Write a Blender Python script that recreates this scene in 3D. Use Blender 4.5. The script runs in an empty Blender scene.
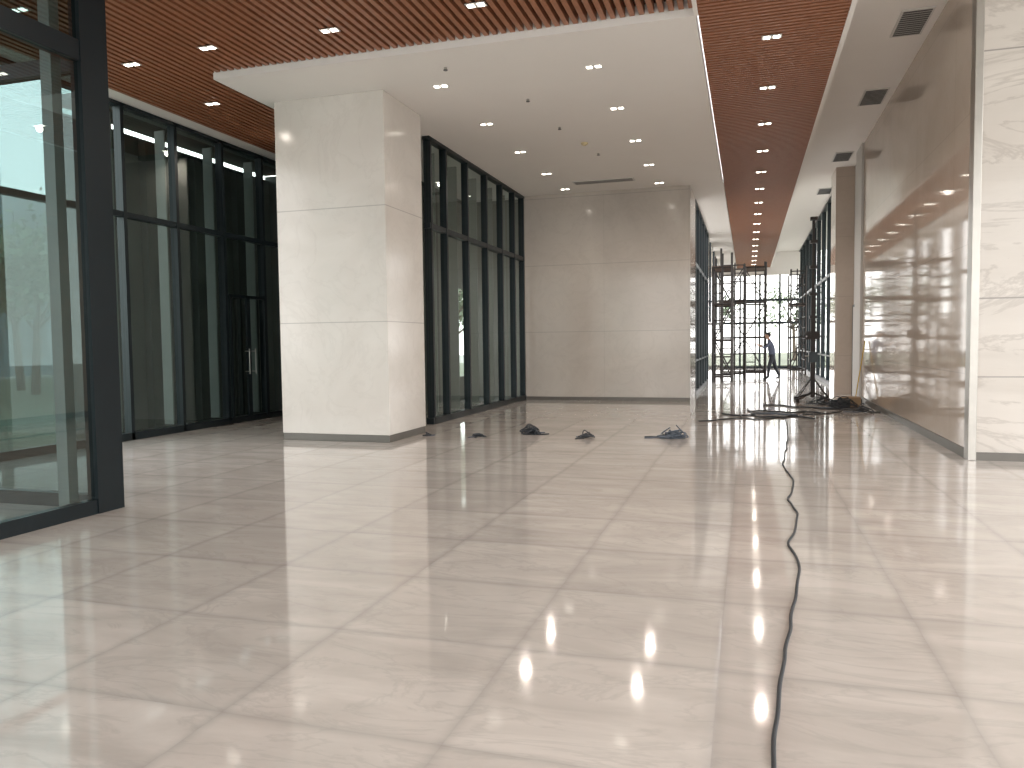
import bpy, math, random
from mathutils import Vector, Matrix, noise
random.seed(7)
S=bpy.context.scene
COL=S.collection
S.view_settings.view_transform='Standard'
S.view_settings.look='None'
S.view_settings.exposure=0.25

# ---------------------------------------------------------------- camera
f=770.0;H=1.5
th=math.atan(236/770);p=math.radians(3.05);ro=0.012
F=Vector((-math.sin(th)*math.cos(p),math.cos(th)*math.cos(p),-math.sin(p)))
R0=Vector((math.cos(th),math.sin(th),0));U0=R0.cross(F)
R=(R0-ro*U0).normalized();U=(U0+ro*R0).normalized()
cd=bpy.data.cameras.new('camera');cam=bpy.data.objects.new('camera',cd);COL.objects.link(cam)
cd.sensor_width=36;cd.lens=f/1024*36;cd.clip_start=0.05;cd.clip_end=400
M=Matrix((R,U,-F)).transposed().to_4x4();M.translation=Vector((0,0,H));cam.matrix_world=M
S.camera=cam

# ---------------------------------------------------------------- node helpers
class NT:
    def __init__(s,name):
        s.m=bpy.data.materials.new(name);s.m.use_nodes=True
        s.t=s.m.node_tree;s.n=s.t.nodes;s.n.clear()
        s.out=s.n.new('ShaderNodeOutputMaterial')
    def new(s,t,**k):
        n=s.n.new(t)
        for a,b in k.items(): setattr(n,a,b)
        return n
    def put(s,sock,v):
        if v is None: return
        if isinstance(v,bpy.types.NodeSocket): s.t.links.new(v,sock)
        else: sock.default_value=v
    def math(s,op,a,b=None,c=None,clamp=False):
        n=s.new('ShaderNodeMath',operation=op,use_clamp=clamp)
        s.put(n.inputs[0],a);s.put(n.inputs[1],b)
        if c is not None:s.put(n.inputs[2],c)
        return n.outputs[0]
    def mix(s,fac,a,b):
        n=s.new('ShaderNodeMix',data_type='RGBA')
        s.put(n.inputs[0],fac);s.put(n.inputs[6],a);s.put(n.inputs[7],b)
        return n.outputs[2]
    def rng(s,v,a,b,c,d):
        n=s.new('ShaderNodeMapRange');s.put(n.inputs[0],v)
        for i,q in enumerate((a,b,c,d)): n.inputs[i+1].default_value=q
        return n.outputs[0]
    def coord(s):
        c=s.new('ShaderNodeTexCoord');x=s.new('ShaderNodeSeparateXYZ')
        s.t.links.new(c.outputs['Object'],x.inputs[0]);s.co=c.outputs['Object'];return x.outputs
    def noise(s,scale,det=4,rough=.55,dist=0,vec=None):
        n=s.new('ShaderNodeTexNoise');s.put(n.inputs['Vector'],vec if vec is not None else s.co)
        n.inputs['Scale'].default_value=scale;n.inputs['Detail'].default_value=det
        n.inputs['Roughness'].default_value=rough;n.inputs['Distortion'].default_value=dist
        return n.outputs[0]
    def bsdf(s,col,rough=.5,metal=0,ior=1.5,coat=0,em=None,es=0):
        b=s.new('ShaderNodeBsdfPrincipled')
        s.put(b.inputs['Base Color'],col);s.put(b.inputs['Roughness'],rough);s.put(b.inputs['Metallic'],metal)
        b.inputs['IOR'].default_value=ior;b.inputs['Coat Weight'].default_value=coat;b.inputs['Coat Roughness'].default_value=.03
        if em: b.inputs['Emission Color'].default_value=em;b.inputs['Emission Strength'].default_value=es
        s.t.links.new(b.outputs[0],s.out.inputs[0]);return b
def C(r,g,b): return (r,g,b,1)
def simple(name,col,rough=.5,metal=0,var=.12,scale=6,ior=1.5,em=None,es=0):
    t=NT(name);t.coord();nz=t.noise(scale)
    a=C(*[c*(1-var) for c in col]);b=C(*[min(1,c*(1+var)) for c in col])
    t.bsdf(t.mix(nz,a,b),rough,metal,ior,em=em,es=es);return t.m
def joint(t,c,off,per,w0,w1):
    a=t.math('SUBTRACT',c,off);a=t.math('DIVIDE',a,per);a=t.math('ADD',a,.5);a=t.math('FRACT',a)
    a=t.math('SUBTRACT',a,.5);a=t.math('ABSOLUTE',a);a=t.math('MULTIPLY',a,per)
    return t.rng(a,w0,w1,1,0)
def marble(name,light,dark,veincol,rough,joints,vein=.35,vscale=1.1,ior=1.5,stretch=(1,1,1),jcol=(.3,.28,.26),coat=0,clouds=.7):
    t=NT(name);x=t.coord()
    mp=t.new('ShaderNodeMapping');t.put(mp.inputs[0],t.co);mp.inputs['Scale'].default_value=stretch;mp.inputs['Rotation'].default_value=(.2,.35,.3)
    v=mp.outputs[0]
    cl=t.rng(t.noise(clouds,6,.6,.6,v),.3,.7,0,1)
    col=t.mix(cl,C(*light),C(*dark))
    w=t.noise(vscale,7,.62,1.6,v)
    w=t.math('ABSOLUTE',t.math('SUBTRACT',w,.5));w=t.rng(w,0,.03,1,0)
    w=t.math('MULTIPLY',w,vein)
    col=t.mix(w,col,C(*veincol))
    for ax,off,per,w0,w1,st in joints:
        j=t.math('MULTIPLY',joint(t,x[ax],off,per,w0,w1),st);col=t.mix(j,col,C(*jcol))
    t.bsdf(col,rough,0,ior,coat);return t.m

# floor material
def floor_mat():
    t=NT('polished_marble_tile');x=t.coord()
    PX,OX,PY,OY=.97,-.12,.95,2.6
    ix=t.math('FLOOR',t.math('DIVIDE',t.math('SUBTRACT',x[0],OX),PX))
    iy=t.math('FLOOR',t.math('DIVIDE',t.math('SUBTRACT',x[1],OY),PY))
    cb=t.new('ShaderNodeCombineXYZ');t.put(cb.inputs[0],ix);t.put(cb.inputs[1],iy)
    wn=t.new('ShaderNodeTexWhiteNoise');t.put(wn.inputs[0],cb.outputs[0])
    sc=t.new('ShaderNodeVectorMath',operation='SCALE');t.put(sc.inputs[0],wn.outputs['Color']);sc.inputs['Scale'].default_value=9
    ad=t.new('ShaderNodeVectorMath',operation='ADD');t.put(ad.inputs[0],t.co);t.put(ad.inputs[1],sc.outputs[0])
    mp=t.new('ShaderNodeMapping');t.put(mp.inputs[0],ad.outputs[0]);mp.inputs['Scale'].default_value=(1.0,2.6,1);mp.inputs['Rotation'].default_value=(0,0,.25)
    cl=t.rng(t.noise(.9,6,.6,.7,mp.outputs[0]),.32,.72,0,1)
    col=t.mix(cl,C(.71,.65,.60),C(.51,.46,.42))
    w=t.noise(1.1,6,.6,1.3,mp.outputs[0]);w=t.math('ABSOLUTE',t.math('SUBTRACT',w,.5));w=t.math('MULTIPLY',t.rng(w,0,.035,1,0),.30)
    col=t.mix(w,col,C(.41,.38,.35))
    col=t.mix(t.math('MULTIPLY',wn.outputs[0],.32),col,C(.46,.42,.385))
    for ax,off,per in ((0,OX,PX),(1,OY,PY)):
        soft=joint(t,x[ax],off,per,.0,.055);soft=t.math('MULTIPLY',t.math('POWER',soft,1.5),.30);col=t.mix(soft,col,C(.28,.26,.245))
        hard=t.math('MULTIPLY',joint(t,x[ax],off,per,.001,.005),.06);col=t.mix(hard,col,C(.25,.24,.23))
    r=t.rng(t.noise(2.2,3),.3,.7,.045,.095)
    t.bsdf(col,r,0,1.75);return t.m

def glass_mat(name,tint,base=.04,boost=0.0):
    # symmetric Schlick reflectance: same from both sides of the pane
    t=NT(name);lw=t.new('ShaderNodeLayerWeight');lw.inputs[0].default_value=.5
    fc=t.math('POWER',lw.outputs['Facing'],5);fac=t.math('MULTIPLY_ADD',fc,.9,base+boost,clamp=True)
    tr=t.new('ShaderNodeBsdfTransparent');tr.inputs[0].default_value=C(*tint)
    gl=t.new('ShaderNodeBsdfGlossy');gl.inputs['Roughness'].default_value=.01;gl.inputs[0].default_value=C(.92,1,.98)
    mx=t.new('ShaderNodeMixShader');t.put(mx.inputs[0],fac);t.t.links.new(tr.outputs[0],mx.inputs[1]);t.t.links.new(gl.outputs[0],mx.inputs[2])
    t.t.links.new(mx.outputs[0],t.out.inputs[0]);return t.m

M_floor=floor_mat()
M_col=marble('column_marble',(.70,.66,.615),(.60,.56,.515),(.52,.48,.44),.14,[(2,.1,1.75,.004,.009,.6)],vein=.2)
M_back=marble('wall_marble',(.62,.578,.528),(.52,.478,.434),(.45,.41,.37),.12,[(2,.05,1.72,.004,.012,.5),(0,-3.5,2.1,.003,.01,.2)],vein=.22)
M_vein=marble('veined_marble',(.66,.612,.562),(.57,.522,.475),(.40,.355,.32),.12,[(2,1.97,2.93,.006,.012,.9),(2,1.02,40,.004,.009,.9)],vein=.5,vscale=.45,stretch=(.6,.8,2.4))
M_beige=marble('polished_beige_stone',(.58,.485,.41),(.51,.42,.35),(.44,.36,.30),.055,[(2,1.05,1.6,.004,.008,.35),(1,11.6,2.4,.004,.008,.35)],vein=.15,ior=1.65)
M_white=simple('white_plaster',(.85,.822,.79),.7,var=.02,scale=2)
M_wallp=simple('offwhite_plaster',(.6,.58,.55),.7,var=.03,scale=2)
def wood():
    t=NT('brown_wood_slat');t.coord();mp=t.new('ShaderNodeMapping');t.put(mp.inputs[0],t.co);mp.inputs['Scale'].default_value=(3,3,1)
    nz=t.noise(4,5,.6,.4,mp.outputs[0]);t.bsdf(t.mix(nz,C(.26,.102,.050),C(.40,.172,.092)),.45);return t.m
M_wood=wood()
M_gap=simple('dark_ceiling_void',(.05,.022,.014),.9)
M_frame=simple('dark_teal_aluminium',(.010,.017,.021),.35,.3)
M_steel=simple('brushed_steel',(.42,.40,.37),.3,.9)
M_skirt=simple('dark_steel_skirting',(.16,.15,.135),.45,.5)
M_fin=simple('silver_fin',(.20,.23,.22),.45,.2)
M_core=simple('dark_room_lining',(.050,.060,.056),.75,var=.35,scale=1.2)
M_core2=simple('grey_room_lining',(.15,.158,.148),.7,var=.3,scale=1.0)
M_glass=glass_mat('dark_tinted_glass',(.64,.73,.70),.06,.04)
M_glass2=glass_mat('teal_clear_glass',(.34,.425,.425),.07,.06)
M_clear=glass_mat('clear_glass',(.96,.965,.96),.03)
M_em=simple('lamp_emitter',(1,.95,.85),.5,em=C(1,.93,.80),es=9)
M_em.cycles.emission_sampling='NONE'
M_lampb=simple('lamp_trim',(.65,.64,.62),.5)
M_grille=simple('grille_dark',(.10,.10,.10),.6)
M_cable=simple('cable_rubber',(.030,.035,.042),.5)
M_cable2=simple('cable_grey',(.10,.12,.15),.5)
M_scaf=simple('scaffold_steel',(.030,.024,.022),.5,.3)
M_plank=simple('scaffold_plank',(.10,.06,.04),.8)
M_leaf=simple('leaves',(.14,.19,.11),.7,var=.6,scale=1.5)
M_bark=simple('bark',(.09,.07,.05),.9)
M_ground=simple('outdoor_paving',(.30,.30,.27),.9,scale=.6)
M_grass=simple('grass',(.12,.135,.09),.95,var=.4,scale=2)
M_bld=simple('far_building_wall',(.20,.24,.25),.8)
M_bldw=simple('far_building_window',(.09,.12,.13),.3)
M_yel=simple('yellow_plastic',(.65,.42,.05),.5)
M_det=simple('detector_ivory',(.60,.50,.30),.5)
M_cardb=simple('cardboard',(.32,.22,.13),.85)

# ---------------------------------------------------------------- mesh builder
class MB:
    def __init__(s,name,mats): s.name=name;s.v=[];s.f=[];s.mi=[];s.mats=mats
    def box(s,x0,x1,y0,y1,z0,z1,m=0):
        b=len(s.v)
        for z in (z0,z1):
            for a,c in ((x0,y0),(x1,y0),(x1,y1),(x0,y1)): s.v.append((a,c,z))
        for q in ((0,3,2,1),(4,5,6,7),(0,1,5,4),(1,2,6,5),(2,3,7,6),(3,0,4,7)): s.f.append([b+i for i in q]);s.mi.append(m)
        return s
    def quad(s,pts,m=0):
        b=len(s.v);s.v+= [tuple(q) for q in pts];s.f.append([b+i for i in range(len(pts))]);s.mi.append(m);return s
    def rod(s,a,c,r,m=0,n=8,r2=None):
        a=Vector(a);c=Vector(c);d=(c-a)
        if d.length<1e-6:return s
        q=d.to_track_quat('Z','Y');b=len(s.v);r2=r if r2 is None else r2
        for P,rr in ((a,r),(c,r2)):
            for i in range(n):
                t=2*math.pi*i/n;s.v.append(tuple(P+q@Vector((math.cos(t)*rr,math.sin(t)*rr,0))))
        for i in range(n):
            j=(i+1)%n;s.f.append([b+i,b+j,b+n+j,b+n+i]);s.mi.append(m)
        s.f.append([b+i for i in range(n)][::-1]);s.mi.append(m);s.f.append([b+n+i for i in range(n)]);s.mi.append(m)
        return s
    def make(s,smooth=False,bevel=0,parent=None):
        me=bpy.data.meshes.new(s.name);me.from_pydata(s.v,[],s.f)
        for m in s.mats: me.materials.append(m)
        me.polygons.foreach_set('material_index',s.mi)
        if smooth: me.polygons.foreach_set('use_smooth',[True]*len(me.polygons))
        me.update();o=bpy.data.objects.new(s.name,me);COL.objects.link(o)
        if bevel:
            b=o.modifiers.new('bevel','BEVEL');b.width=bevel;b.segments=2;b.limit_method='ANGLE'
        if parent: o.parent=parent
        return o
def box(name,mat,*a,bevel=0): return MB(name,[mat]).box(*a).make(bevel=bevel)

ZC=5.3; ZW=5.42; ZB=6.1; YB=19.5; YE=43.0
# ---------------------------------------------------------------- shell
box('floor',M_floor,-9.7,7.2,-6,YE,-.2,0)
box('wall_back',M_back,-5.75,-1.38,YB,YB+.5,0,5.3)
box('wall_right',M_beige,2.6,3.0,10.75,20.0,0.1,6.1)
box('wall_right_return',M_vein,2.66,7.2,10.6,10.75,0.1,6.1)
box('baseboard_right',M_skirt,2.585,2.66,10.75,20.0,0,.12)
box('baseboard_return',M_skirt,2.62,7.2,10.585,10.7,0,.1)
box('trim_corner',M_steel,2.575,2.665,10.56,10.752,0.0,6.1,bevel=.006)
box('baseboard_back',M_skirt,-5.70,-1.36,YB-.015,YB+.02,0,.09)
MB('marble_column',[M_col,M_skirt]).box(-7.10,-5.22,10.64,12.02,.11,ZC,0).box(-7.09,-5.23,10.65,12.01,0,.11,1).make(bevel=.008)

# ceilings
box('ceiling_white',M_white,-7.30,-.60,9.47,YB+.3,ZC,ZC+.22)
box('ceiling_right_bay',M_white,1.13,7.2,-6,YE,ZB,ZB+.15)
MB('ceiling_bay_fascia',[M_white]).box(1.11,1.17,-6,YE,ZC,ZB+.02).box(-.62,-.57,-6,9.47,ZC-.0,ZW+.1).make()
box('ceiling_edge_strip',M_white,-9.7,-9.2,-6,16,ZW-.02,ZW+.2)
w=MB('ceiling_wood_slats',[M_wood,M_gap])
x=-9.19
while x<-.66:
    y1=9.46 if x>-7.34 else 16
    w.box(x,x+.062,-6,y1,ZW-.03,ZW+.08);x+=.115
w.box(-9.2,-.6,-6,16,ZW+.09,ZW+.13,1)
w.make()
w=MB('ceiling_wood_strip',[M_wood,M_gap])
y=2.0
while y<YE:
    w.box(-.57,1.11,y,y+.052,ZC+.01,ZC+.08);y+=.095
w.box(-.58,1.11,-6,YE,ZC+.09,ZC+.13,1)
w.make()
MB('ceiling_corridor_edge',[M_white]).box(-1.45,-.585,YB+.3,YE,ZC,ZC+.2).make()

# downlights
lights=[]
for i in range(16): lights.append((.27,10.42+2.03*i,ZC-.0,i%2==0))
for i in range(4): lights.append((.27,2.3+2.03*i,ZC-.0,i%2==0))
for i,Y in enumerate((10.72,12.72,14.85,16.95,18.95)): lights.append((-2.05,Y,ZC,i in(0,2,3)))
for i,Y in enumerate((10.78,12.87,14.95,17.05,18.9)): lights.append((-4.35,Y,ZC,i in(2,3)))
for X,Y,s_ in ((-4.95,8.65,0),(-3.0,8.55,0),(-6.73,8.64,0),(-8.1,8.8,1),(-8.2,10.6,0),(-8.0,7.0,0),(-1.2,8.5,0),(-3,6.2,1),(-5,6.2,0),(-1.2,6.2,0),(-8.2,12.8,1),(-3,3.6,0),(-6,3.6,0),(-1.2,3.6,1)): lights.append((X,Y,ZW-.04,s_))
dl=MB('recessed_downlights',[M_lampb,M_em])
for X,Y,Z,a in lights:
    dl.box(X-.12,X+.12,Y-.06,Y+.06,Z-.006,Z+.0,0)
    for s_ in (-1,1): dl.box(X+s_*.06-.036,X+s_*.06+.036,Y-.036,Y+.036,Z-.012,Z-.005,1)
DL=dl.make()
for X,Y,Z,a in lights:
    if not a: continue
    l=bpy.data.lights.new('downlight_lamp','SPOT');l.energy=62;l.spot_size=math.radians(168);l.spot_blend=.9;l.shadow_soft_size=.05;l.color=(1,.89,.78)
    o=bpy.data.objects.new('downlight_lamp',l);o.location=(X,Y,Z-.06);COL.objects.link(o);o.parent=DL
sp=MB('ceiling_sprinklers',[M_grille,M_steel])
for X,Y in ((-4.0,10.1),(-3.2,13.5),(-2.9,15.6),(-3.3,11.8)):
    sp.rod((X,Y,ZC),(X,Y,ZC-.03),.022,1,12).rod((X,Y,ZC-.03),(X,Y,ZC-.04),.03,0,12)
sp.make()
MB('smoke_detector',[M_det]).rod((-3.0,14.7,ZC),(-3.0,14.7,ZC-.03),.07,0,20,.06).rod((-3.0,14.7,ZC-.03),(-3.0,14.7,ZC-.05),.04,0,20,.03).make()
d=MB('linear_air_diffuser',[M_lampb,M_grille]);d.box(-4.0,-2.55,18.1,18.45,ZC-.015,ZC-.0005,0)
for i in range(4): d.box(-3.96,-2.59,18.14+i*.075,18.165+i*.075,ZC-.02,ZC-.014,1)
d.make()
for Y in (8.6,12.7,16.3,21.3,26):
    g=MB('ceiling_air_grille',[M_lampb,M_grille]);X0,X1=2.05,2.48
    g.box(X0,X1,Y-.5,Y+.5,ZB-.02,ZB,0)
    for i in range(12): g.box(X0+.03,X1-.03,Y-.46+i*.078,Y-.46+i*.078+.045,ZB-.026,ZB-.019,1)
    g.make()

# ---------------------------------------------------------------- glazing walls
def glazing_x(name,X,y0,y1,ys,zs,ztop,gmat,mw=.07,md=.14,base=.12,fins=False,fx=-1):
    g=MB(name,[M_frame,gmat,M_fin])
    g.quad([(X,y0,base),(X,y1,base),(X,y1,ztop),(X,y0,ztop)],1)
    for y in ys: g.box(X-md/2,X+md/2,y-mw/2,y+mw/2,0,ztop,0)
    for z,h in zs: g.box(X-md/2+.01,X+md/2-.01,y0,y1,z-h/2,z+h/2,0)
    g.box(X-md/2,X+md/2,y0,y1,0,base,0);g.box(X-md/2,X+md/2,y0,y1,ztop-.06,ztop,0)
    if fins:
        for y in ys: g.box(X+fx*.30-.1,X+fx*.30+.1,y+.03,y+.06,base,ztop-.1,2)
    return g
ys=[10.1,11.3,12.55,13.8,15.0]
g=glazing_x('window_1',-9.6,8.9,15.2,ys,[(3.63,.09)],ZW-.03,M_glass,fins=True)
g.make()
dd=MB('door_1',[M_frame,M_steel])
for y in (12.62,13.12,13.18,13.72): dd.box(-9.52,-9.49,y-.03,y+.03,.1,2.5,0)
dd.box(-9.52,-9.49,12.6,13.74,2.44,2.5,0)
for y in (13.05,13.25): dd.rod((-9.42,y,.95),(-9.42,y,1.45),.013,1).rod((-9.42,y,1.0),(-9.52,y,1.0),.01,1).rod((-9.42,y,1.4),(-9.52,y,1.4),.01,1)
dd.make()
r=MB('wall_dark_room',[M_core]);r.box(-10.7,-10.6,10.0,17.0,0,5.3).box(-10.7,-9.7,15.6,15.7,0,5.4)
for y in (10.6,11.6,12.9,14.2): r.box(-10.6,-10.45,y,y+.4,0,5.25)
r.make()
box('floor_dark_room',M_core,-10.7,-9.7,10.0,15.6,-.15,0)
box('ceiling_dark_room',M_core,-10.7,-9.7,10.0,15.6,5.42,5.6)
glazing_x('window_2',-9.6,-6,8.9,[-4.5,-2.5,-.5,1.5,3.5,5.5,7.3,8.85],[(3.63,.09)],ZW-.03,M_clear).make()
MB('wall_jog',[M_wallp]).box(-8.4,-5.8,13.1,13.22,0,5.3).box(-8.4,-8.28,13.2,15.2,0,5.3).box(-9.7,-8.3,15.2,15.35,0,5.3).make()
g=glazing_x('window_3',-5.65,13.22,YB,[13.3,14.06,15.25,16.48,17.6,18.6,19.42],[(3.68,.10)],ZC,M_glass,mw=.07,fins=True)
g.make()
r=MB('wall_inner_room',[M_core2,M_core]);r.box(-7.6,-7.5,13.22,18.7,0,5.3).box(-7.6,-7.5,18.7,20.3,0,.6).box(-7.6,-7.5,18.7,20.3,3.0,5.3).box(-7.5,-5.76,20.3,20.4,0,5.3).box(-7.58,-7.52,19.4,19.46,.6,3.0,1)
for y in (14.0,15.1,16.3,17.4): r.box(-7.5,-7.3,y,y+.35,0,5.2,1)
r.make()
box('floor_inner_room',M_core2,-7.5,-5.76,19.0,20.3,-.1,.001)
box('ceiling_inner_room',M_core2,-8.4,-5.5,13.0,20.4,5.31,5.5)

v=MB('glass_vestibule',[M_frame,M_glass2,M_fin])
XV=-5.65;ZT=5.385
v.quad([(XV,-1,.12),(XV,5.6,.12),(XV,5.6,ZT),(XV,-1,ZT)],1)
v.box(XV-.08,XV+.04,5.50,5.80,0,ZT,0)
v.box(XV-.20,XV-.08,5.30,5.40,0,ZT,2)
v.box(XV-.07,XV+.03,-1,5.6,0,.13,0);v.box(XV-.07,XV+.03,-1,5.6,4.02,4.20,0)
for y in (-1,1.3,3.3): v.box(XV-.07,XV+.03,y-.04,y+.04,0,ZT,0)
v.quad([(-9.5,5.71,.12),(XV-.08,5.71,.12),(XV-.08,5.71,ZT),(-9.5,5.71,ZT)],1)
v.box(-9.5,XV-.08,5.66,5.76,0,.13,0);v.box(-9.5,XV-.08,5.66,5.76,4.02,4.16,0)
for x in (-7.35,-8.6): v.box(x-.03,x+.03,5.66,5.76,0,ZT,2)
v.make()

MB('wall_corridor_pier',[M_back]).box(-1.75,-1.36,YB+.01,YB+2.0,0,5.3).make()
glazing_x('window_4',-1.42,YB+2,28.5,[21.6,23.0,24.4,25.8,27.2,28.45],[(3.6,.1),(.95,.05)],ZC,M_clear,mw=.09).make()
# solid corridor wall with tall slot windows
wl=MB('wall_corridor_left',[M_back,M_frame,M_clear]);slots=[(29.6,31.0),(32.6,34.2),(36.0,37.2),(39.6,40.8)];a=28.5
for s0,s1 in slots:
    wl.box(-1.44,-1.38,a,s0,0,5.3);wl.box(-1.44,-1.38,s0,s1,0,2.2);wl.quad([(-1.42,s0,2.2),(-1.42,s1,2.2),(-1.42,s1,5.3),(-1.42,s0,5.3)],2)
    wl.box(-1.44,-1.37,s0-.0,s0+.04,2.2,5.3,1);wl.box(-1.44,-1.37,s1-.04,s1,2.2,5.3,1);a=s1
wl.box(-1.44,-1.38,a,YE,0,5.3);wl.make()
MB('wall_corridor_pier_right',[M_beige,M_wallp]).box(2.55,3.1,20.0,21.0,0,6.1,1).box(2.25,3.1,22.6,23.8,0,6.1,0).box(2.72,2.8,21.0,22.6,0,6.1,1).make()
dr=MB('door_2',[M_wallp,M_frame,M_steel]);dr.box(2.66,2.7,21.1,21.16,0,2.4,1).box(2.66,2.7,22.3,22.36,0,2.4,1).box(2.66,2.7,21.1,22.36,2.34,2.4,1).box(2.67,2.7,21.16,22.3,0,2.34,0).rod((2.62,21.3,1.0),(2.62,21.5,1.0),.015,2).make()
glazing_x('window_5',2.6,23.8,YE,[24,26,28,30,32,34,36,38,40,42],[(3.6,.1),(.95,.05)],6.1,M_clear,mw=.09).make()
g=MB('window_6',[M_frame,M_clear,M_white]);g.quad([(-1.4,YE,0),(2.6,YE,0),(2.6,YE,5.0),(-1.4,YE,5.0)],1)
for x in (-1.38,-.4,.6,1.6,2.56): g.box(x-.05,x+.05,YE-.07,YE+.07,0,4.9,0)
for z in (.06,2.4,3.6): g.box(-1.4,2.6,YE-.06,YE+.06,z-.06,z+.06,0)
g.box(-1.4,2.6,YE-.06,YE+.06,4.9,6.1,2)
g.make()
g=MB('window_7',[M_frame,M_clear]);g.quad([(-9.7,-6,0),(7.2,-6,0),(7.2,-6,6.1),(-9.7,-6,6.1)],1)
for i in range(9): g.box(-9.7+i*2.1-.05,-9.7+i*2.1+.05,-6.08,-5.92,0,6.1,0)
for z in (.06,3.6): g.box(-9.7,7.2,-6.07,-5.93,z-.06,z+.06,0)
g.make()
glazing_x('added_window_east',7.2,-6,10.6,[-6,-4,-2,0,2,4,6,8,10.5],[(3.6,.1)],6.1,M_clear).make()  # unseen side wall, glazed to add daylight to the hall

# ---------------------------------------------------------------- outdoors
MB('ground_outdoor',[M_ground]).box(-70,70,-60,110,-.5,-.22).make()
MB('lawn',[M_grass]).box(-38,-11.2,0,60,-.22,-.12).box(-12,14,52,100,-.22,-.12).box(8,40,22,52,-.22,-.12).make()
bl=MB('distant_building',[M_bld,M_bldw]);bl.box(-52,-44,14,70,-.22,11,0)
for k in range(3):
    for j in range(17): bl.box(-43.98,-43.9,15+j*3.2,17+j*3.2,1.0+k*3.4,3.2+k*3.4,1)
bl.make()
def tree(x,y,h,seed):
    rd=random.Random(seed);t=MB('tree',[M_bark,M_leaf])
    P=Vector((x,y,-.12));Q=Vector((x+rd.uniform(-.3,.3),y,h*.45));t.rod(P,Q,.16,0,8,.10)
    tips=[]
    for i in range(9):
        a=rd.uniform(0,6.28);T=Q+Vector((math.cos(a)*h*.25,math.sin(a)*h*.25,h*rd.uniform(.05,.4)));t.rod(Q-Vector((0,0,rd.uniform(0,h*.15))),T,.06,0,5,.02);tips.append(T)
    for T in tips:
        for k in range(150):
            d=Vector((rd.gauss(0,1),rd.gauss(0,1),rd.gauss(0,.8)))*h*.10;c=T+d;s=rd.uniform(.06,.17)
            a=Vector((rd.gauss(0,1),rd.gauss(0,1),rd.gauss(0,1))).normalized();b=a.orthogonal().normalized();c2=a.cross(b)
            t.quad([c-b*s,c-c2*s*.6,c+b*s,c+c2*s*.6],1)
    t.make()
for i,(x,y,h) in enumerate([(-24,21,6),(-27,23,7),(-32,31,8),(-26,14,5.5),(-22,17,6),(-34,26,8),(-3,66,6),(3.5,64,6),(8,66,8),(-7,67,8),(9,32,6),(11,38,7),(9,46,6),(-8,32,6),(-9,40,6),(-11,27,5)]): tree(x,y,h,i)

# ---------------------------------------------------------------- scaffold
def scaffold(x0,x1,y0,y1,lv,h,planks,k_=1.0,seed=0):
    rd=random.Random(seed);s=MB('scaffold_tower',[M_scaf,M_plank]);z1=lv*h
    for x in (x0,x1):
        for y in (y0,y1): s.rod((x,y,0),(x,y,z1+rd.uniform(.1,.9)),.036*k_)
        for k in range(lv*3):
            z=.15+k*h/3;s.rod((x,y0,z),(x,y1,z),.022*k_)
    xm=x0+(x1-x0)*rd.uniform(.4,.6);s.rod((xm,y0,0),(xm,y0,z1+.3),.026*k_)
    for k in range(lv):
        z=k*h+.2
        for y in (y0,y1):
            s.rod((x0,y,z),(x1,y,z),.032*k_)
            if (k+int(y))%2: s.rod((x0,y,z),(x1,y,z+h),.020*k_)
            else: s.rod((x1,y,z),(x0,y,z+h),.020*k_)
        s.rod((x0,y0,z+h*.55),(x1,y0,z+h*.55),.022*k_)
        s.rod((x0,y0,z+h*.3),(xm,y0,z+h*.3),.018*k_);s.rod((xm,y0,z+h*.78),(x1,y0,z+h*.78),.018*k_)
    for k in planks: s.box(x0-.05,x1+.05,y0+.05,y1-.05,k*h+.2,k*h+.25,1)
    for y in (y0,y1): s.rod((x0,y,z1+.2),(x1,y,z1+.2),.025)
    s.make(smooth=False)
scaffold(-1.2,-.55,28.6,30.4,3,1.3,(1,2,3),1.15,1)
scaffold(-1.0,-.1,31.2,33.0,3,1.4,(2,),1.1,2)
scaffold(-.15,.68,32.4,34.2,3,1.4,(1,3),1.1,3)
scaffold(1.75,2.35,35.0,37.0,3,1.4,(2,),1.0,4)

# mast lift
m=MB('mast_material_lift',[M_scaf,M_steel,M_frame])
X,Y=1.5,19.9
m.box(X-.05,X+.05,Y-.05,Y+.05,.1,2.6,0).box(X-.03,X+.03,Y+.05,Y+.1,1.2,4.4,0)
for dx,dy in ((-.36,-.35),(.36,-.35),(-.36,.4),(.36,.4)):
    m.rod((X,Y,.22),(X+dx,Y+dy,.06),.022);m.rod((X+dx,Y+dy,0),(X+dx,Y+dy,.09),.045,0,12)
    m.rod((X,Y,.6),(X+dx,Y+dy,.08),.012)
m.box(X-.10,X+.10,Y-.14,Y-.02,.95,1.2,2).rod((X-.18,Y-.1,1.1),(X-.1,Y-.1,1.1),.015,1)
m.box(X-.16,X-.13,Y-.45,Y,1.55,1.59,0).box(X+.13,X+.16,Y-.45,Y,1.55,1.59,0).box(X-.16,X+.16,Y-.03,Y+.01,1.5,1.7,0)
for z in (2.0,2.55,3.2,3.8,4.35): m.box(X-.08,X+.08,Y-.07,Y+.12,z,z+.07,0)
m.make()

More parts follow.
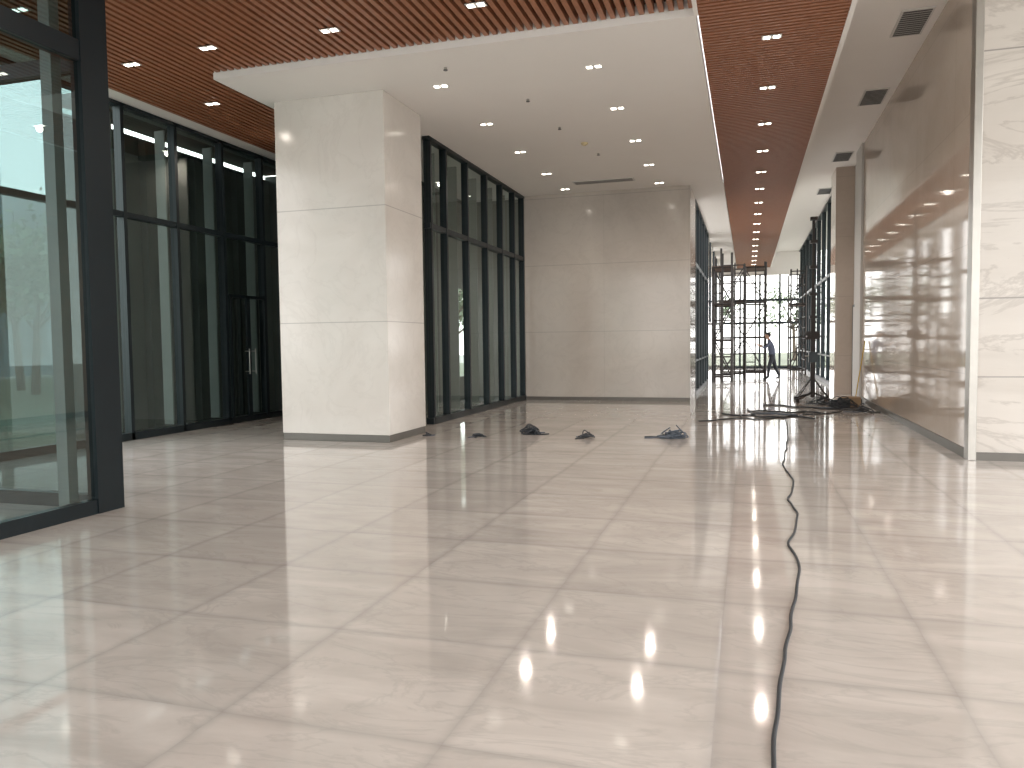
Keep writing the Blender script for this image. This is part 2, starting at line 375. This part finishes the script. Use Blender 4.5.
# ---------------------------------------------------------------- cables
def curve(name,pts,r,mat,parent=None):
    c=bpy.data.curves.new(name,'CURVE');c.dimensions='3D';c.bevel_depth=r;c.bevel_resolution=2;c.resolution_u=6
    s=c.splines.new('NURBS');s.points.add(len(pts)-1);s.order_u=3;s.use_endpoint_u=True
    for q,P in zip(s.points,pts): q.co=(*P,1)
    c.materials.append(mat);o=bpy.data.objects.new(name,c);COL.objects.link(o)
    if parent:o.parent=parent
    return o
main=[(.69,15.6),(.66,14.2),(.58,12.17),(.45,10.3),(.40,9.6),(.47,8.69),(.43,8.1),(.37,7.59),(.41,7.0),(.37,6.39),(.29,5.9),(.33,5.51),(.31,5.05),(.245,4.47),(.22,4.15),(.18,3.88),(.15,3.6),(.135,3.32),(.10,3.0),(.09,2.77),(.08,2.3),(.14,1.6),(.1,.8)]
fine=[]
for i in range(len(main)-1):
    (x0,y0),(x1,y1)=main[i],main[i+1];n=max(2,int((y0-y1)/.16))
    for k in range(n):
        t=k/n;yy=y0+(y1-y0)*t;fine.append((x0+(x1-x0)*t+.022*noise.noise((yy*3.1,0,0))+.014*noise.noise((yy*9,5,0)),yy,.0095))
curve('extension_cable',fine,.0088,M_cable)
def tangle(x,y,R_,n,seed,box_=True,mat=M_cable,mat2=M_cable2,name='cable_bundle'):
    rd=random.Random(seed)
    e=bpy.data.objects.new(name,None);COL.objects.link(e)
    pts=[];hmax=R_*1.3
    for i in range(n*7):
        a=rd.uniform(0,6.283);rr=R_*math.sqrt(rd.random())*1.1
        z=.012+hmax*rd.random()*max(0,1-(rr/R_)**2)
        pts.append((x+math.cos(a)*rr*1.35,y+math.sin(a)*rr,z))
    curve('loops',pts,.0085,mat,e)
    for s_ in range(2):
        tail=[(x,y,.02)];a=rd.choice((0,3.14))+rd.uniform(-.6,.6)
        for i in range(5):
            a+=rd.uniform(-.8,.8);q=tail[-1];tail.append((q[0]+math.cos(a)*R_*.45,q[1]+math.sin(a)*R_*.4,.010))
        curve('tail',tail,.009,mat2 if s_ else mat,e)
    if box_:
        b=MB('plug',[mat,mat2]);b.rod((x-.06,y,.02),(x+.05,y+.02,.09),.028,0,10,.02).rod((x+.05,y+.02,.09),(x+.09,y+.03,.11),.008,1).make(parent=e)
tangle(-5.0,11.55,.07,2,1,False)
tangle(-4.13,11.6,.10,3,2,False)
tangle(-3.39,12.1,.16,9,3)
tangle(-2.40,11.82,.13,4,4,False)
tangle(-1.12,12.05,.20,9,5,True,M_cable2,M_cable)
def loose(seed,x0,x1,y0,y1,n,r=.011,mat=M_cable,name='loose_cable'):
    rd=random.Random(seed);pts=[]
    for i in range(n):
        t=i/(n-1);pts.append((x0+(x1-x0)*t+rd.uniform(-.12,.12),y0+(y1-y0)*t+rd.uniform(-.35,.35),r+.001))
    return curve(name,pts,r,mat)
loose(1,-.4,1.1,15.9,15.7,10,.016);loose(2,-.1,1.3,17.0,16.6,9,.016);loose(3,.69,1.9,15.6,17.3,9);loose(4,-.8,.7,14.9,15.6,8);loose(5,.3,2.2,18.3,17.6,9,.016);loose(6,.0,1.0,16.2,16.0,9,.02,M_cable2)
tangle(1.95,17.9,.28,8,8,True)
tangle(1.6,18.9,.25,6,9,False)
tangle(2.25,17.0,.18,5,10,False)
b=MB('cardboard_box',[M_cardb,M_yel]);b.box(2.0,2.4,18.5,18.9,0,.2,0).box(2.18,2.22,18.499,18.9,.195,.202,0);b.make(bevel=.005)
b=MB('tool_case',[M_frame,M_yel]);b.box(1.75,2.15,18.25,18.42,0,.16,0).box(1.9,2.0,18.3,18.36,.16,.2,0).box(1.8,1.85,18.24,18.26,.10,.14,0).box(2.05,2.1,18.24,18.26,.10,.14,0);b.make(bevel=.01)
MB('broom',[M_yel,M_cable]).rod((2.56,19.2,1.45),(2.36,19.15,.1),.012,0).box(2.2,2.5,19.1,19.2,0,.12,1).make()

# ---------------------------------------------------------------- worker
def worker(X,Y):
    me=bpy.data.meshes.new('b');J=[];E=[];RD=[]
    def j(p_,r,par=None):
        J.append(p_);RD.append(r)
        if par is not None:E.append((par,len(J)-1))
        return len(J)-1
    pel=j((0,0,.95),.15);sp_=j((-.04,0,1.15),.14,pel);ch=j((-.09,0,1.36),.165,sp_);nk=j((-.13,0,1.50),.06,ch);hd=j((-.15,0,1.57),.06,nk)
    for s,kn,an,toe in ((-1,(-.12,-.12,.52),(-.16,-.14,.10),(-.34,-.14,.05)),(1,(.10,.13,.50),(.26,.16,.12),(.12,.17,.05))):
        h=j((0,s*.09,.88),.105,pel);k=j(kn,.07,h);a=j(an,.048,k);t=j(toe,.04,a)
    sh=j((-.10,-.19,1.42),.062,ch);el=j((-.26,-.27,1.20),.045,sh);wr=j((-.48,-.25,1.30),.032,el);ha=j((-.56,-.24,1.34),.034,wr)
    sh=j((-.08,.19,1.42),.062,ch);el=j((.02,.27,1.16),.045,sh);wr=j((-.10,.30,.93),.032,el);ha=j((-.13,.30,.85),.034,wr)
    me.from_pydata(J,E,[]);o=bpy.data.objects.new('b',me);COL.objects.link(o)
    sk=o.modifiers.new('s','SKIN');
    for i,v in enumerate(me.skin_vertices[0].data): v.radius=(RD[i],RD[i]*(1.15 if i in(1,2) else 1));v.use_root=(i==0)
    sb=o.modifiers.new('u','SUBSURF');sb.levels=2;sb.render_levels=2
    dg=bpy.context.evaluated_depsgraph_get();dg.update();nm=bpy.data.meshes.new_from_object(o.evaluated_get(dg));bpy.data.objects.remove(o)
    mats=[simple('worker_shirt',(.07,.08,.12),.9),simple('worker_trousers',(.03,.032,.04),.9),simple('worker_skin',(.42,.25,.17),.6),simple('worker_boots',(.02,.018,.015),.7)]
    nm.materials.clear()
    for q in mats:nm.materials.append(q)
    for q in nm.polygons:
        c=q.center;m=0
        if c.z<.10:m=3
        elif c.z<.97 and abs(c.y)<.235:m=1
        if c.x<-.38 and c.z>1.1:m=2
        if c.y>.2 and c.z<1.0 and c.x<.0 and c.z>.8:m=2
        if c.z>1.505:m=2
        q.material_index=m;q.use_smooth=True
    e=bpy.data.objects.new('worker',None);COL.objects.link(e);e.location=(X,Y,.0)
    bo=bpy.data.objects.new('body',nm);COL.objects.link(bo);bo.parent=e
    import bmesh
    def ball(name,c,r,mat,sub=3,fn=None):
        bm=bmesh.new();bmesh.ops.create_icosphere(bm,subdivisions=sub,radius=1)
        for v in bm.verts:
            q=Vector((v.co.x*r[0],v.co.y*r[1],v.co.z*r[2]))
            if fn:q=fn(q)
            v.co=q+Vector(c)
        m=bpy.data.meshes.new(name);bm.to_mesh(m);bm.free();m.materials.append(mat)
        for q in m.polygons:q.use_smooth=True
        ob=bpy.data.objects.new(name,m);COL.objects.link(ob);ob.parent=e;return ob
    hc=(-.17,0,1.655)
    def hf(q):
        if q.z<0:q.y*=1+q.z*2.2;q.x=q.x*(1+q.z*1.0)-.01
        return q
    ball('head',hc,(.10,.078,.12),mats[2],3,hf)
    hair=simple('worker_hair',(.012,.010,.010),.8)
    ball('hair',(hc[0]+.018,0,hc[2]+.03),(.103,.086,.105),hair,3,lambda q:Vector((q.x,q.y,max(q.z,-.07 if q.x>0 else .015))))
    ball('nose',(hc[0]-.105,0,hc[2]-.01),(.018,.012,.02),mats[2],2)
    for s in(-1,1):
        ball('ear',(hc[0]+.01,s*.08,hc[2]-.005),(.02,.01,.03),mats[2],2);ball('eye',(hc[0]-.09,s*.032,hc[2]+.008),(.012,.012,.008),hair,2)
    ball('mouth',(hc[0]-.094,0,hc[2]-.055),(.008,.022,.006),simple('worker_lips',(.3,.1,.08),.6),2)
    for (hx,hy,hz),d in (((-.57,-.24,1.345),Vector((-.9,0,.35))),((-.135,.30,.84),Vector((-.15,0,-1)))):
        d.normalize();fm=MB('fingers',[mats[2]]);sd=Vector((0,1,0))
        for k,L in enumerate((.07,.08,.075,.06)):
            a=Vector((hx,hy,hz))+sd*(k-1.5)*.019+d*.015;b=a+d*L*.55;c=b+(d+Vector((-.3,0,-.5))).normalized()*L*.45
            fm.rod(a,b,.009,0,6,.008).rod(b,c,.008,0,6,.006)
        a=Vector((hx,hy,hz))-sd*.028-d*.02;fm.rod(a,a+(d-sd*.7).normalized()*.055,.010,0,6,.007)
        fm.make(smooth=True,parent=e)
    return e
worker(.88,30.3)

# ---------------------------------------------------------------- world
W=bpy.data.worlds.new('world');S.world=W;W.use_nodes=True;nt=W.node_tree;nt.nodes.clear()
o=nt.nodes.new('ShaderNodeOutputWorld');bg=nt.nodes.new('ShaderNodeBackground');nt.links.new(bg.outputs[0],o.inputs[0])
tc=nt.nodes.new('ShaderNodeTexCoord');sx=nt.nodes.new('ShaderNodeSeparateXYZ');nt.links.new(tc.outputs['Generated'],sx.inputs[0])
cr=nt.nodes.new('ShaderNodeValToRGB');nt.links.new(sx.outputs[2],cr.inputs[0])
cr.color_ramp.elements[0].color=(1,.98,.955,1);cr.color_ramp.elements[1].color=(.92,.94,1,1)
nt.links.new(cr.outputs[0],bg.inputs[0]);bg.inputs[1].default_value=4.0
def portal(name,loc,rot,sx_,sy_):
    l=bpy.data.lights.new(name,'AREA');l.shape='RECTANGLE';l.size=sx_;l.size_y=sy_;l.cycles.is_portal=True
    o=bpy.data.objects.new(name,l);o.location=loc;o.rotation_euler=rot;COL.objects.link(o)
portal('daylight_portal_south',(-1.2,-5.85,3),(math.radians(90),0,0),16.8,6)
portal('daylight_portal_west',(-9.45,1.5,2.7),(0,math.radians(-90),0),5.4,14.8)
portal('daylight_portal_east',(7.1,2.3,3),(0,math.radians(90),0),6,16.4)
portal('daylight_portal_north',(.6,42.8,3),(math.radians(-90),0,0),4,5.3)
